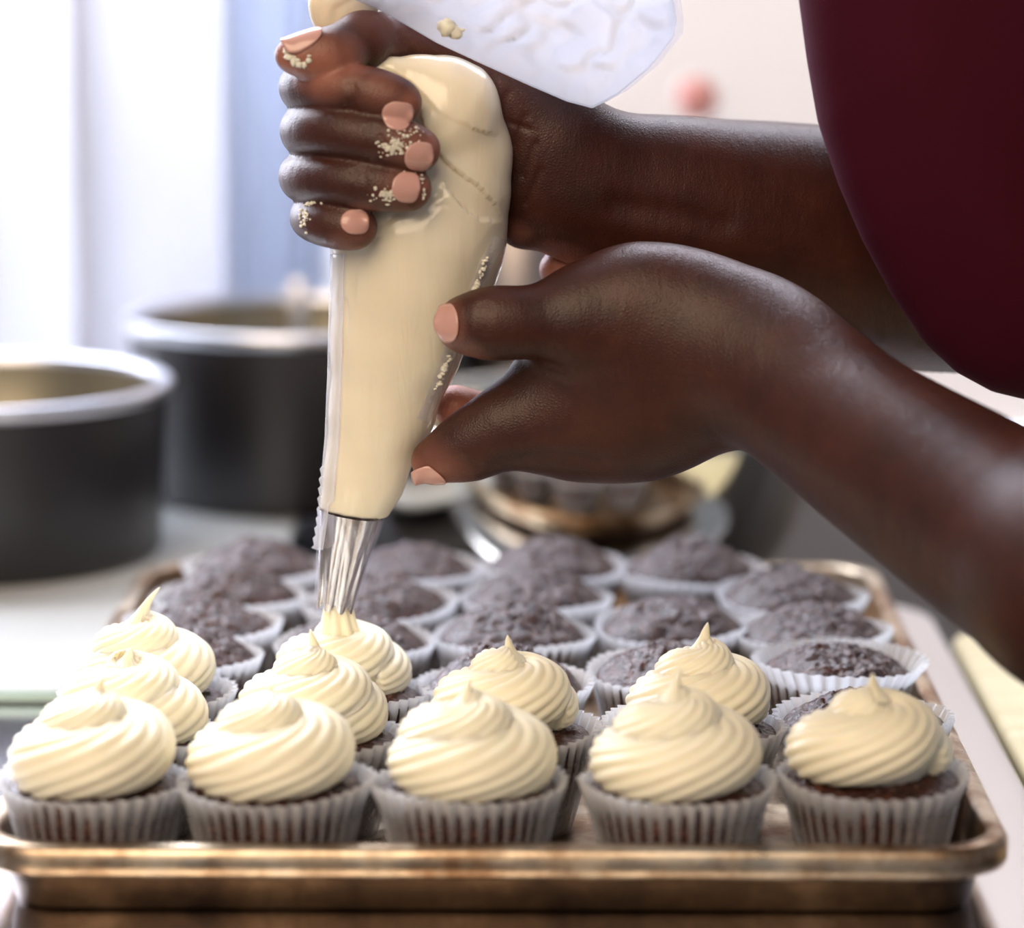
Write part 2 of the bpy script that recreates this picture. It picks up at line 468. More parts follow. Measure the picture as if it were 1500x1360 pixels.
# ------------------------------------------------------------------ worktop things under and behind the tray
def rrect(hx, hy, r, n=8):
    pts = []
    for cx, cy, a0 in ((hx-r, hy-r, 0), (-hx+r, hy-r, PI/2), (-hx+r, -hy+r, PI), (hx-r, -hy+r, 1.5*PI)):
        for i in range(n+1):
            a = a0+PI/2*i/n; pts.append((cx+r*math.cos(a), cy+r*math.sin(a)))
    return pts
def ring_sweep(name, hx, hy, rc, prof, mt, parent=None, loc=None, fill_last=True, fill_first=False, n=8):
    """prof: (inset, z)"""
    V = []; per = None
    for ins, z in prof:
        q = rrect(hx-ins, hy-ins, max(rc-ins*.8, .002), n); per = len(q)
        V += [(x, y, z) for x, y in q]
    F = grid_faces(len(prof), per)
    if fill_last: F.append(tuple((len(prof)-1)*per+j for j in range(per)))
    if fill_first: F.append(tuple(range(per))[::-1])
    return obj(name, V, F, mt, parent, True, loc)
# steel griddle slab
cxs = (-.36+.193)/2
sl = empty('steel_slab', (cxs, .2325, -.015))
tag(sl, 'wide shiny stainless steel slab with rounded corners under the cupcake tray', 'slab')
ring_sweep('slab_top', .2765, .2625, .045, [(.010, .0), (.002, .0), (0, .003), (0, .012), (.002, .0148), (.006, .015)], M['steel'], sl, n=12, fill_first=True)
# glass board under the pots
gb = empty('chopping_board', (-.30, .30, -.0149+.0152))
tag(gb, 'light grey glass board with a green edge under the dark pots', 'board')
link('board_top', box_mesh('board_top', (-.25, -.012, .001), (.18, .55, .0062), M['board'], .001), gb)
link('board_edge', box_mesh('board_edge', (-.25, -.0145, .0008), (.18, -.0121, .0052), M['board_edge'], .0006), gb)

def pot(name, px_c, y_c, R, H, z0, label, handle=None):
    c = P(px_c, 600, y_c*100)
    t = empty(name, (c.x, y_c, z0)); tag(t, label, 'pot', 'dark pots behind the tray')
    lathe('body', [(.004, 0), (R*.90, 0), (R*.93, .002), (R*.945, .006), (R*.99, H-.006), (R*.99, H-.003)], 96, M['anodised'], t, cap0=True)
    lathe('inner_wall', [(R*.955, H-.003), (R*.90, .006), (R*.86, .003), (.003, .003)], 96, M['pot_inside'], t, cap1=True)
    lathe('rim', [(R*.955, H-.004), (R*.955, H), (R*.97, H+.0018), (R*.995, H+.0022), (R*1.012, H+.001), (R*1.015, H-.002), (R*1.0, H-.005), (R*.985, H-.006)], 96, M['pot_rim'], t)
    return t
ZB = .0065
pot('saucepan', -40, .570, .098, .0855, ZB, 'dark round cake pan with a silver rim at the far left on the grey board')
p2 = pot('saucepan', 440, .745, .0945, .097, ZB, 'black round pan with a bright rim behind the piping bag')
link('reflection_strip', box_mesh('reflection_strip', (-.012, .078, .060), (-.002, .0845, .108), M['pot_rim'], .002), p2)  # bright metal strip standing in for a reflection on the inner wall

# mixing bowl
bc = P(868, 640, 58.5)
bw = empty('mixing_bowl', (bc.x, .585, -.0149)); tag(bw, 'polished round steel mixing bowl behind the back row of cupcakes', 'bowl')
prof = []
Rb, Hb = .112, .090
for i in range(22):
    a = i/21
    prof.append((.042+(Rb-.042)*math.sin(a*PI/2)**.62, .002+Hb*(1-math.cos(a*PI/2))**1.0))
lathe('bowl_body', [(.002, .002), (.040, .002)]+prof+[(r-.0012, z) for r, z in prof[::-1]]+[(.002, .0035)], 96, M['bowl'], bw)
lathe('bowl_rim', [(Rb-.001, Hb+.001), (Rb-.0015, Hb+.004), (Rb+.002, Hb+.0052), (Rb+.0055, Hb+.004), (Rb+.006, Hb+.0015), (Rb+.003, Hb-.0005), (Rb-.001, Hb+.001)], 96, M['bowl'], bw)
# canister behind
cc = P(765, 450, 80)
cn = empty('steel_canister', (cc.x, .80, -.0149)); tag(cn, 'tall grey steel canister behind the mixing bowl, between the two hands', 'canister')
lathe('canister_body', [(.002, 0), (.036, 0), (.038, .002), (.038, .182), (.0365, .184)], 64, M['canister'], cn, cap0=True)
lathe('canister_lid', [(.0395, .180), (.0395, .190), (.037, .193), (.012, .195), (.009, .203), (.010, .208), (.002, .210)], 64, M['steel'], cn, cap1=True)
wb = empty('wooden_board', (.31, .25, -.0149)); tag(wb, 'pale yellow wooden board at the right beyond the steel slab', 'board')
ring_sweep('board_body', .112, .19, .015, [(.002, 0), (0, .002), (0, .010), (.002, .012)], M['wood'], wb, fill_first=True)
# small pink thing by the wall
pk = P(1030, 155, 85)
ph = empty('suction_hook', (pk.x, WY+.034, pk.z)); tag(ph, 'small pink rubber hook on the added cream blind above the forearm', 'hook')
o = lathe('cap', [(.002, .072), (.010, .070), (.0125, .064), (.0125, .056), (.009, .050)], 32, M['pink'], ph); o.rotation_euler = (PI/2, 0, 0)
o = lathe('shank', [(.004, .052), (.004, .003), (.012, .002), (.012, 0)], 24, M['frame'], ph); o.rotation_euler = (PI/2, 0, 0)

# ------------------------------------------------------------------ sheet tray
TX, TY, TZ = -.005, .2285, .0002
tr = empty('sheet_tray', (TX, TY, TZ)); tag(tr, 'stained aluminium sheet tray with rolled rim holding the cupcakes', 'tray')
HX, HY = .170, .2285
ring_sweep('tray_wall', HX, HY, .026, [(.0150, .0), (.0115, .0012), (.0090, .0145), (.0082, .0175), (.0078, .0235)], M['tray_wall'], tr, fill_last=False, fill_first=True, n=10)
ring_sweep('tray_inside', HX, HY, .026, [(.0080, .0238), (.0092, .0165), (.0122, .0022), (.0150, .0010)], M['tray'], tr, fill_last=True, n=10)
ring_sweep('tray_rim', HX, HY, .026, [(.0080, .0234), (.0074, .0246), (.0060, .0252), (.0035, .0252), (.0012, .0244), (.0, .0226), (.0, .0165), (.0008, .0148), (.0028, .0140), (.0055, .0146), (.0068, .0165)], M['tray'], tr, fill_last=False, n=10)

# ------------------------------------------------------------------ cupcakes
def fbm(v, s, o=3):
    return noise.fractal(v*s, .7, 2.1, o)
def cake_mesh(seed, apex=.0125, crack=0.0):
    rnd = random.Random(seed); off = Vector((rnd.uniform(0, 50), rnd.uniform(0, 50), rnd.uniform(0, 50)))
    V, F = [], []
    nr, ns = 64, 140
    R = .0289
    cxo = Vector((rnd.uniform(-.006, .006), rnd.uniform(-.005, .005), 0))
    V.append((0, 0, .0338+apex))
    for i in range(1, nr+1):
        t = i/nr
        for j in range(ns):
            a = 2*PI*j/ns
            r = R*t
            x, y = r*math.cos(a), r*math.sin(a)
            q = Vector((x, y, 0))
            tt = min(1, t)
            z = .0338+apex*(1-tt**2.3)**.85
            w = (1-tt**6)
            z += w*.0020*fbm(q+off, 90, 3)+(w*.9+.1)*.0011*fbm(q+off, 330, 4)
            if crack:
                dd = ((q-cxo).length-.012-.003*fbm(q+off, 140, 2))
                z += crack*w*(.0022*(1/(1+math.exp(dd/.0009)))+.0010*fbm(q+off, 420, 4)*math.exp(-(dd/.006)**2))
            V.append((x*(1+.02*fbm(q+off, 60, 1)), y, z))
    for r, z in ((.0285, .0310), (.0276, .024), (.0246, .012), (.0218, .0010), (.012, .0008)):
        for j in range(ns):
            a = 2*PI*j/ns; V.append((r*math.cos(a), r*math.sin(a), z))
    for j in range(ns): F.append((0, 1+j, 1+(j+1) % ns))
    F += grid_faces(nr+5, ns, True, 1)
    F.append(tuple(1+(nr+4)*ns+j for j in range(ns))[::-1])
    return mesh_of('cake', V, F, M['cake'])
def liner_mesh(seed, flare=1.0, hgt=.0365):
    rnd = random.Random(seed)
    npl = 38; ns = npl*6
    V, F = [], []
    ph = [rnd.uniform(-.25, .25) for _ in range(npl)]
    amp = [rnd.uniform(.75, 1.25) for _ in range(npl)]
    nr = 11
    for i in range(nr):
        t = i/(nr-1)
        for j in range(ns):
            k = j//6
            a = 2*PI*j/ns
            w = math.cos(2*PI*(j % 6)/6)
            w = math.copysign(abs(w)**.7, w)
            A = (.0003+.0010*t**.8)*amp[k]
            r0 = .0228+(.0306-.0228)*t**.95
            if t > .8: r0 += (t-.8)/.2*.0013*flare*(1+.5*math.sin(3*a+seed))
            wob = .0006*math.sin(2*a+seed*1.7)*t+.0004*math.sin(5*a+seed)*t
            r = r0+A*w+wob
            z = .0004+hgt*t+(.0009*math.sin(a*2+seed)+.0004*w*0 if i == nr-1 else 0)
            V.append((r*math.cos(a+ph[k]*.01), r*math.sin(a+ph[k]*.01), z))
    F = grid_faces(nr, ns)
    c = len(V); V.append((0, 0, .0004))
    for j in range(ns): F.append((c, (j+1) % ns, j))
    return mesh_of('liner', V, F, M['paper'])
def frosting_mesh(seed, turns=1.95, peak=.006, bend=(.003, 0), top=1.0, base=.0150, tall=1.0):
    rnd = random.Random(seed)
    V, F = [], []
    nl, ns = 15, 90
    steps = int(turns*100)
    a0 = rnd.uniform(0, 2*PI)
    npk = 16
    for i in range(steps+npk):
        if i < steps:
            u = i/steps
            th = a0+turns*2*PI*u
            Rp = base*(1-max(0, (u-.30)/.70)**1.15)+.0010
            rtb = .0132*top*(1-.50*max(0, (u-.35)/.65)) * (.62+.38*min(1, u/.12)**.5)
            z = .0105+.0175*tall*max(0, (u-.22)/.78)**.95
            c = Vector((Rp*math.cos(th), Rp*math.sin(th), z))
            tang = Vector((-math.sin(th), math.cos(th), .16)).normalized()
            up_ = Vector((math.cos(th)*.35, math.sin(th)*.35, 1)).normalized()
            blend = max(0, (u-.93)/.07)
            tang = tang.lerp(Vector((.2, 0, 1)), blend*.8).normalized()
            lastc, lastr, lth = c, rtb, th
        else:
            s = (i-steps+1)/npk
            e = lastc.lerp(Vector((0, 0, lastc.z)), min(1, s*1.2))
            c = e+Vector((bend[0]*s*s, bend[1]*s*s, (peak+.004)*s))
            rtb = lastr*(1-s)**1.0*(.9-.35*math.sin(s*PI))+.0002
            tang = Vector((.1, 0, 1)).normalized()
            th = lth; up_ = Vector((math.cos(th), math.sin(th), .2)).normalized()
        side = tang.cross(up_).normalized(); upv = side.cross(tang).normalized()
        tw = -th*.85
        wob = 1+.05*noise.noise(Vector((th*1.3, seed*7.7, 0)))
        for j in range(ns):
            a = 2*PI*j/ns
            lob = abs(math.sin(nl*(a+tw+.10*noise.noise(Vector((math.cos(a)*1.5, math.sin(a)*1.5+seed, th*.35))))/2))
            rr = rtb*wob*(.90+.10*lob**.8)*(1+.05*noise.noise(Vector((math.cos(a), math.sin(a)+seed*3, th*.8))))
            dx = math.cos(a)*1.06; dy = math.sin(a)*(.90)
            V.append(c+side*(rr*dx)+upv*(rr*dy))
    F = grid_faces(steps+npk, ns)
    F.append(tuple(range(ns))[::-1]); n0 = (steps+npk-1)*ns
    F.append(tuple(n0+j for j in range(ns)))
    # core so that the spiral is solid
    c0 = len(V); prof = [(.0190, .0035), (.0195, .009), (.0150, .016), (.007, .023), (.002, .026)]
    for r, z in prof:
        for j in range(24):
            V.append(Vector((r*math.cos(2*PI*j/24), r*math.sin(2*PI*j/24), z*tall)))
    F += grid_faces(5, 24, True, c0); F.append(tuple(c0+j for j in range(24))[::-1]); F.append(tuple(c0+96+j for j in range(24)))
    # the bottom spreads on the cake
    V = [Vector((v.x, v.y, v.z if v.z > .001 else .001+(v.z-.001)*.2)) for v in V]
    return mesh_of('frosting', V, F, M['frosting'])
cakes = [cake_mesh(1), cake_mesh(2, .0135), cake_mesh(3, .0115), cake_mesh(4, .0140, 1.0), cake_mesh(5, .0095, .5), cake_mesh(6, .0125)]
low_cake = cake_mesh(9, .0050)
liners = [liner_mesh(i) for i in range(5)]
wide_liner = liner_mesh(8, 2.2, .0400)
frost = [frosting_mesh(1, bend=(.003, -.001)), frosting_mesh(2, 1.85, .003), frosting_mesh(3, 2.0, .005, (.001, 0)), frosting_mesh(5, 2.3, .007, (-.002, 0), .97, .0150, 1.12)]
frost_c1 = frosting_mesh(7, 2.1, .010, (.007, 0), .95, .0145, 1.08)
frost_piped = frosting_mesh(11, 1.9, .000, (0, 0), .93, .0145, .92)
Z0 = TZ+.0013
#  x, y (cm), cake, liner, squeeze-y, frosting (mesh, rotation), label
CUPS = [
 (-13.8, 3.75, 5, 0, 1, (0, 0.4), 'frosted cupcake at the front left corner of the tray'),
 (-7.75, 3.7, 1, 1, 1, (1, 2.0), 'frosted cupcake second from the left in the front row, broad rounded swirl'),
 (-1.25, 3.7, 2, 2, 1, (2, 1.2), 'frosted cupcake in the middle of the front row'),
 (5.7, 3.75, 0, 3, 1, (3, 3.6), 'frosted cupcake with a tall cone swirl, fourth in the front row'),
 (12.3, 4.8, 3, 4, 1, (0, 5.0), 'frosted cupcake with a shaded tan swirl at the front right corner of the tray'),
 (-13.3, 9.8, 2, 3, .95, (1, 5.0), 'frosted cupcake right behind the one at the front left corner'),
 (-7.0, 9.9, 4, 2, .95, (3, 1.0), 'frosted cupcake in front of the one being piped'),
 (-.1, 10.6, 1, 0, 1, (2, 4.4), 'frosted cupcake with a small peak behind the middle one of the front row'),
 (6.5, 11.3, 0, 1, 1, (3, 2.2), 'frosted cupcake with a white side behind the tall cone swirl'),
 (12.7, 12.4, 6, 4, 1, None, 'plain chocolate cupcake behind the frosted one at the front right corner'),
 (-13.6, 15.7, 3, 1, .92, ('c1', 0.0), 'frosted cupcake with a sharp white peak, nearest the dark pots'),
 (-6.3, 16.0, 1, 4, .95, ('piped', 2.6), 'cupcake being frosted under the metal nozzle'),
 (-.3, 17.4, 3, 2, 1, None, 'plain cupcake with a cracked crumbly dome behind a small frosted peak'),
 (6.0, 19.2, 5, 0, 1, None, 'plain cupcake behind the frosted swirl with a white side, dark gap before its liner'),
 (12.3, 19.7, 6, 5, 1, None, 'plain cupcake with a sunken top inside a tall flared white liner'),
 (-12.9, 21.6, 0, 3, .92, None, 'plain cupcake directly behind the sharp white peak of frosting'),
 (-6.3, 24.0, 2, 1, 1, None, 'plain cupcake just beside the nozzle tip, behind the cupcake being frosted'),
 (-.1, 25.7, 1, 3, 1, None, 'plain cupcake in the middle column behind the cracked one'),
 (6.4, 27.3, 0, 4, 1, None, 'plain cupcake with a small pit in its broad dome'),
 (12.0, 26.3, 2, 0, 1, None, 'plain cupcake with a glinting overhanging top, third from the back right corner gap'),
 (-12.7, 27.3, 4, 2, .92, None, 'plain cupcake third from the back in the row by the pots'),
 (-5.7, 31.2, 5, 0, 1, None, 'plain cupcake second from the back, close behind the nozzle'),
 (.8, 32.4, 0, 1, 1, None, 'plain reddish-lit cupcake second from the back in front of the mixing bowl'),
 (11.6, 33.0, 5, 2, 1, None, 'plain cupcake nearest the back right corner of the tray'),
 (-12.2, 32.8, 1, 4, .92, None, 'plain cupcake second from the back in the row by the pots'),
 (-4.8, 38.2, 2, 3, 1, None, 'plain cupcake in the back row just beyond the piping bag'),
 (1.5, 38.9, 1, 0, 1, None, 'plain cupcake in the back row under the middle of the steel bowl'),
 (7.6, 38.2, 3, 1, 1, None, 'plain smooth orange-tinged cupcake at the right end of the back row'),
 (-11.6, 38.4, 1, 2, .95, None, 'plain cupcake at the back left end of the tray'),
]
for i, (x, y, ck, ln, sq, fr, lab) in enumerate(CUPS):
    rnd = random.Random(100+i)
    t = empty('cupcake', (x*.01, y*.01, Z0))
    tag(t, lab, 'cupcake', 'frosted cupcakes on the tray' if fr else 'plain chocolate cupcakes on the tray')
    t.rotation_euler = (rnd.uniform(-.02, .02), rnd.uniform(-.02, .02), rnd.uniform(0, 6.28) if sq == 1 else rnd.choice((0, PI)))
    t.scale = (1, sq, 1)
    link('cake', low_cake if fr else (cakes[ck] if ck < 6 else cakes[4]), t)
    link('liner', wide_liner if ln == 5 else liners[ln], t)
    if fr:
        me = {'c1': frost_c1, 'piped': frost_piped}.get(fr[0]) or frost[fr[0]]
        f = link('frosting', me, t, (.003 if i == 8 else 0, 0, .0338))
        if i > 4: f.scale = (.93, .93, .98)
        f.rotation_euler = (0, 0, fr[1]-t.rotation_euler.z)

# ------------------------------------------------------------------ piping bag
bag = empty('piping_bag', P(490, 890, 15.7)); tag(bag, 'clear piping bag full of cream frosting squeezed in the upper hand', 'piping bag')
def put(name, V, Q, mt, parent):
    V = np.asarray(V)-np.array(parent.location)
    return obj(name, V, Q, mt, parent)
YB = 15.7
F_ = Field(np.array(P(400, 780, 20))-np.array([.0, .08, .0]), np.array(P(775, 30, 12))+np.array([.0, .09, .01]), .0009)
F_.lo[1] = .115
F_ = Field((P(420, 780, YB).x, .110, P(500, 770, YB).z), (P(775, 100, YB).x, .198, P(500, 40, YB).z), .0009)
chain(F_, [G(494, 800, YB, 36), G(517, 748, YB, 49), G(533, 700, YB, 60), G(560, 600, YB, 78), G(581, 500, YB, 98), G(604, 405, YB, 119), G(617, 345, YB, 126),
           G(640, 280, YB, 109), G(665, 225, YB, 83), G(648, 162, YB-.6, 82), G(608, 124, YB-1.0, 42), G(572, 106, YB-1.4, 20), G(545, 98, YB-1.5, 12)], .003, .003, .84)
chain(F_, [G(560, 300, YB+.1, 70), G(560, 180, YB+.2, 60)], .01, .012, .8)
pa, pb = P(470, 744, YB), P(568, 758, YB)
X, Y, Z = F_.ax[0][:, None, None], F_.ax[1][None, :, None], F_.ax[2][None, None, :]
cut = ((pb.x-pa.x)*(pa.z-Z)-(pb.z-pa.z)*(pa.x-X))/(pb-pa).length
F_.d = np.maximum(F_.d, cut.astype(np.float32)+0*Y.astype(np.float32))
V, Q = surface(F_); V = relax(V, Q, 2)
Nn = normals(V, Q)
def PL(pts, Y): return [np.array(P(x, y, Y)) for x, y in pts]
fold(V, Nn, PL([(612, 150), (628, 200), (655, 240), (700, 275), (722, 300), (738, 335)], 13.6), .0022, .012, 1)
fold(V, Nn, PL([(650, 265), (672, 300), (700, 322), (742, 330)], 13.6), .0015, .008, -1)
fold(V, Nn, PL([(556, 92), (600, 120), (640, 160), (700, 190), (742, 205)], 14.0), .0010, .006, 1)
Nn = normals(V, Q)
for pts in ([(560, 330), (600, 300), (640, 285)], [(575, 345), (615, 318), (650, 300)], [(545, 350), (590, 330)], [(640, 600), (600, 560)], [(650, 630), (590, 620)]):
    crease(V, Nn, PL(pts, 13.4), .0006, .0016)
crease(V, Nn, PL([(505, 440), (496, 560), (492, 700)], 14.3), .0009, .0012)
crease(V, Nn, PL([(523, 395), (508, 470), (500, 560)], 13.9), .0007, .0012)
put('filled_bag', V, Q, M['bag'], bag)
from mathutils.bvhtree import BVHTree
BAGT = BVHTree.FromPolygons(V.tolist(), Q.tolist())
def on_bag(x, y, Y, lift=.0010):
    p = P(x, y, Y); d = (p-CAM).normalized()
    hit = BAGT.ray_cast(CAM, d, 3)[0]
    return hit-d*lift if hit else p
# nozzle: fluted metal cone with a star mouth
nz = []
A = P(514, 752, YB); Bp = P(491, 888, YB)
ax = (Bp-A); LN = ax.length; ax.normalize()
s1 = ax.cross(Vector((0, 1, 0))).normalized(); s2 = ax.cross(s1).normalized()
V, F = [], []
nsg, nr = 96, 26
for i in range(nr):
    t = i/(nr-1)
    r = (50+(29-50)*t**.9)/SCL(YB)
    for j in range(nsg):
        a = 2*PI*j/nsg
        w = abs(math.sin(4*a))   # 8 flutes deepening to the mouth
        rr = r*(1-(.03+.16*max(0, t-.25))*(1-w))
        ext = 0
        if t > .9: ext = .0030*((w-.5))*((t-.9)/.1)
        V.append(A+ax*(LN*t+ext)+s1*(rr*math.cos(a))+s2*(rr*math.sin(a)*.95))
F = grid_faces(nr, nsg)
put('nozzle', V, F, M['nozzle'], bag)
# cream inside and leaving the nozzle
V, F = [], []
E0 = A+ax*(LN*.86); E1 = P(500, 935, YB+.2)
nr = 22
for i in range(nr):
    t = i/(nr-1)
    c = E0.lerp(E1, t)
    r = (25+22*max(0, t-.3)**1.5)/SCL(YB)
    for j in range(nsg):
        a = 2*PI*j/nsg
        w = abs(math.sin(4*a+t*.8))
        rr = r*(1-.22*(1-w))
        V.append(c+s1*(rr*math.cos(a))+s2*(rr*math.sin(a)))
F = grid_faces(nr, nsg); F.append(tuple((nr-1)*nsg+j for j in range(nsg)))
o = put('extruded_cream', V, F, M['frosting'], bag)
# clear film skin over the nozzle, cut ragged
V, F = [], []
nr = 16; rnd = random.Random(4)
for i in range(nr):
    t = i/(nr-1)*.97
    r = (52+(33-52)*t**.9)/SCL(YB)
    for j in range(nsg):
        a = 2*PI*j/nsg
        rr = r*(1+.03*noise.noise(Vector((a*3, t*5, 1))))
        ext = (.0015*noise.noise(Vector((a*6, 3, 1))) if i == nr-1 else 0)
        c = A+ax*(LN*t+ext)
        rr *= 1+(.18*(1-t) if math.cos(a-PI) > .8 else 0)*0
        V.append(c+s1*(rr*math.cos(a))+s2*(rr*math.sin(a)*.97))
put('film_skin', V, grid_faces(nr, nsg), M['film_thin'], bag)
# flat welded seam down the left edge with little saw teeth
V, F = [], []
edge = [(486, 372, 9), (484, 450, 9), (482, 540, 9), (478, 640, 9), (473, 700, 8), (468, 760, 6), (461, 806, 4)]
pts = []
for k in range(61):
    y = 372+(806-372)*k/60
    for (x0, y0, w0), (x1, y1, w1) in zip(edge, edge[1:]):
        if y0 <= y <= y1:
            t = (y-y0)/(y1-y0); pts.append((x0+(x1-x0)*t, y)); break
for k, (x, y) in enumerate(pts):
    tooth = (3.0 if (y > 690 and k % 2 == 0) else 0)
    inner = x+19 if y < 740 else x+12
    for q, yy in ((x-1-tooth, 15.5), (x+4, 15.35), ((x+inner)/2+2, 14.9), (inner, 14.6)):
        V.append(on_bag(q, y-(3 if tooth and q < x else 0), yy, .0003+.0009*(q > x)))
F = grid_faces(len(pts), 4, False)
o = put('edge_seam', V, F, M['seam'], bag); o['label'] = 'whitish welded seam with saw-tooth edge'
md = o.modifiers.new('s', 'SOLIDIFY'); md.thickness = .0004
# flat seam on the right edge
V, F = [], []
edge = [(741, 352), (722, 388), (703, 432), (684, 480), (667, 520), (640, 592), (625, 625)]
k = 0; pts = []
for (x0, y0), (x1, y1) in zip(edge, edge[1:]):
    for s in range(6):
        t = s/6; pts.append((x0+(x1-x0)*t, y0+(y1-y0)*t))
for i, (x, y) in enumerate(pts):
    for q, yy in ((x+1, 15.4), (x-5, 15.0), (x-16, 14.5)):
        V.append(on_bag(q, y+(x-q)*-.4, yy))
o = put('side_seam', V, grid_faces(len(pts), 3, False), M['film_thin'], bag)
md = o.modifiers.new('s', 'SOLIDIFY'); md.thickness = .0005
# crumpled cream bits along that seam
def blobs(name, spots, parent, mt, seed=1):
    rnd = random.Random(seed)
    bm = bmesh.new()
    for (p, r) in spots:
        q = bmesh.ops.create_icosphere(bm, subdivisions=2, radius=1)['verts']
        sx, sy, sz = r*rnd.uniform(.7, 1.3), r*rnd.uniform(.4, .6), r*rnd.uniform(.5, 1.2)
        for v in q:
            k = 1+.45*noise.noise(v.co*2.2+Vector((seed, p[0]*900, p[2]*900)))
            v.co = Vector((v.co.x*sx*k, v.co.y*sy*k, v.co.z*sz*k))+Vector(p)-parent.matrix_world.translation-Vector(parent.location)
    me = bpy.data.meshes.new(name); bm.to_mesh(me); bm.free(); me.materials.append(mt)
    me.polygons.foreach_set('use_smooth', [True]*len(me.polygons))
    return link(name, me, parent)
rnd = random.Random(9); sp_ = []
for (x0, y0, x1, y1, n) in ((714, 378, 696, 424, 12), (660, 522, 640, 570, 14)):
    for k in range(n):
        t = k/(n-1); sp_.append((on_bag(x0+(x1-x0)*t+rnd.uniform(-3, 3), y0+(y1-y0)*t, 14.2), rnd.uniform(2, 5)/3950))
o = blobs('cream_bits', sp_, bag, M['frosting'], 3)
o['kind'] = 'stuff'

# bag tail above the thumb: cream-filled twist, then clear film hanging over the wrist
F_ = Field((P(440, 100, 16).x, .128, P(500, 115, 16).z), (P(600, 100, 16).x, .182, P(500, -90, 16).z), .0009)
chain(F_, [G(560, 100, 15.4, 16), G(520, 62, 15.8, 20), G(500, 20, 16, 34), G(520, -30, 16, 44), G(560, -60, 16, 40)], .006, .003, .7)
chain(F_, [G(478, 30, 15.6, 14), G(476, 6, 15.6, 17), G(500, -20, 15.6, 22)], .005, .004, .8)
V, Q = surface(F_); V = relax(V, Q, 3); Nn = normals(V, Q)
for pts in ([(486, 40), (494, 15), (530, -5)], [(500, 45), (515, 20), (560, 5)], [(470, 30), (470, 0), (490, -30)]):
    crease(V, Nn, PL(pts, 15.0), .0014, .0016)
put('twisted_neck', V, Q, M['bag'], bag)
def film_sheet(name, low, top, Y0, Y1, mt, seed, amp=.004):
    """low/top: polylines of pixels, same count; depth varies Y0..Y1 along"""
    nu, nv = 110, 60
    def samp(pl, t):
        t = t*(len(pl)-1); i = min(int(t), len(pl)-2); f = t-i
        return (pl[i][0]+(pl[i+1][0]-pl[i][0])*f, pl[i][1]+(pl[i+1][1]-pl[i][1])*f)
    V = []
    for i in range(nu):
        u = i/(nu-1)
        a = samp(low, u); b_ = samp(top, u)
        for j in range(nv):
            w = j/(nv-1)
            x, y = a[0]+(b_[0]-a[0])*w, a[1]+(b_[1]-a[1])*w
            Yc = Y0+(Y1-Y0)*u
            q = Vector((x*.012, y*.017, seed))
            n1 = noise.noise(q*.9); rg = 1-abs(noise.noise(q*1.7+Vector((3, 1, 0))))*2
            rg2 = 1-abs(noise.noise(q*4.1+Vector((5, 2, 0))))*2
            e = min(1, w*4+.15)
            V.append(P(x, y, Yc-1.3*math.sin(w*PI*.9)-(n1*amp*190+max(rg, .25)*amp*100+rg2*amp*8)*e))
    o = put(name, V, grid_faces(nu, nv, False), mt, bag)
    md = o.modifiers.new('s', 'SOLIDIFY'); md.thickness = .0003
    return o
low = [(500, -10), (560, 16), (640, 62), (700, 90), (770, 122), (830, 148), (868, 158), (905, 138), (950, 100), (985, 55), (990, 30), (986, 0)]
top = [(500, -110), (560, -120), (620, -120), (680, -130), (740, -130), (800, -135), (830, -135), (860, -130), (900, -120), (930, -110), (960, -90), (975, -70)]
film_sheet('film_tail', low, top, 14.6, 14.2, M['film'], 1.0).__setitem__('label', 'crumpled empty clear end of the bag')
film_sheet('film_tail', [(x+14, y-6) for x, y in low][:-2]+[(1000, 30), (996, 0)], top, 15.6, 16.4, M['film_thin'], 7.0)
blobs('cream_smear', [(P(655+dx, 42+dy, 12.9), r/3950) for dx, dy, r in ((0, 0, 12), (12, 6, 8), (-9, -4, 7), (20, 2, 5), (6, -7, 6))], bag, M['frosting'], 5)

# ------------------------------------------------------------------ person
per = empty('person', (.45, .14, -.015)); tag(per, 'person in a maroon short-sleeved top piping frosting with both hands', 'person')
# right arm and hand
F_ = Field((P(385, 200, 13).x, .106, P(800, 545, 22).z), (P(1560, 300, 24).x+.03, .300, P(800, -30, 16).z), .0010)
# forearm
chain(F_, dense([G(815, 258, 17.6, 94), G(900, 287, 18.4, 112), G(1000, 312, 19.4, 134), G(1200, 345, 21.4, 158), G(1500, 400, 24, 178)]), .004, .012, .78)
chain(F_, [G(840, 232, 17.4, 70), G(1000, 282, 19.2, 88), G(1200, 312, 21.2, 104)], .01, .005, .8)
# palm block behind the bag
chain(F_, [G(815, 250, 17.6, 90), G(745, 215, 18.0, 82), G(690, 200, 18.6, 80)], .012, .012, .7)
for (px, py) in ((610, 130), (612, 190), (614, 250), (618, 300)):
    chain(F_, [G(790, 200+(py-200)*.5, 17.9, 55), G(px, py, 19.2, 38)], .01, .010, .9)
# thumb: metacarpal, proximal, distal
chain(F_, [G(800, 190, 17.3, 58), G(735, 125, 17.2, 52), G(660, 66, 17.2, 42), G(595, 47, 16.6, 34)], .014, .014, 1)
chain(F_, [G(598, 48, 16.2, 38), G(530, 60, 14.2, 36), G(480, 80, 13.1, 31), G(428, 81, 12.9, 26)], .008, .008, .92)
chain(F_, [G(455, 86, 12.9, 24), G(500, 88, 13.1, 22)], .006, .006, .9)
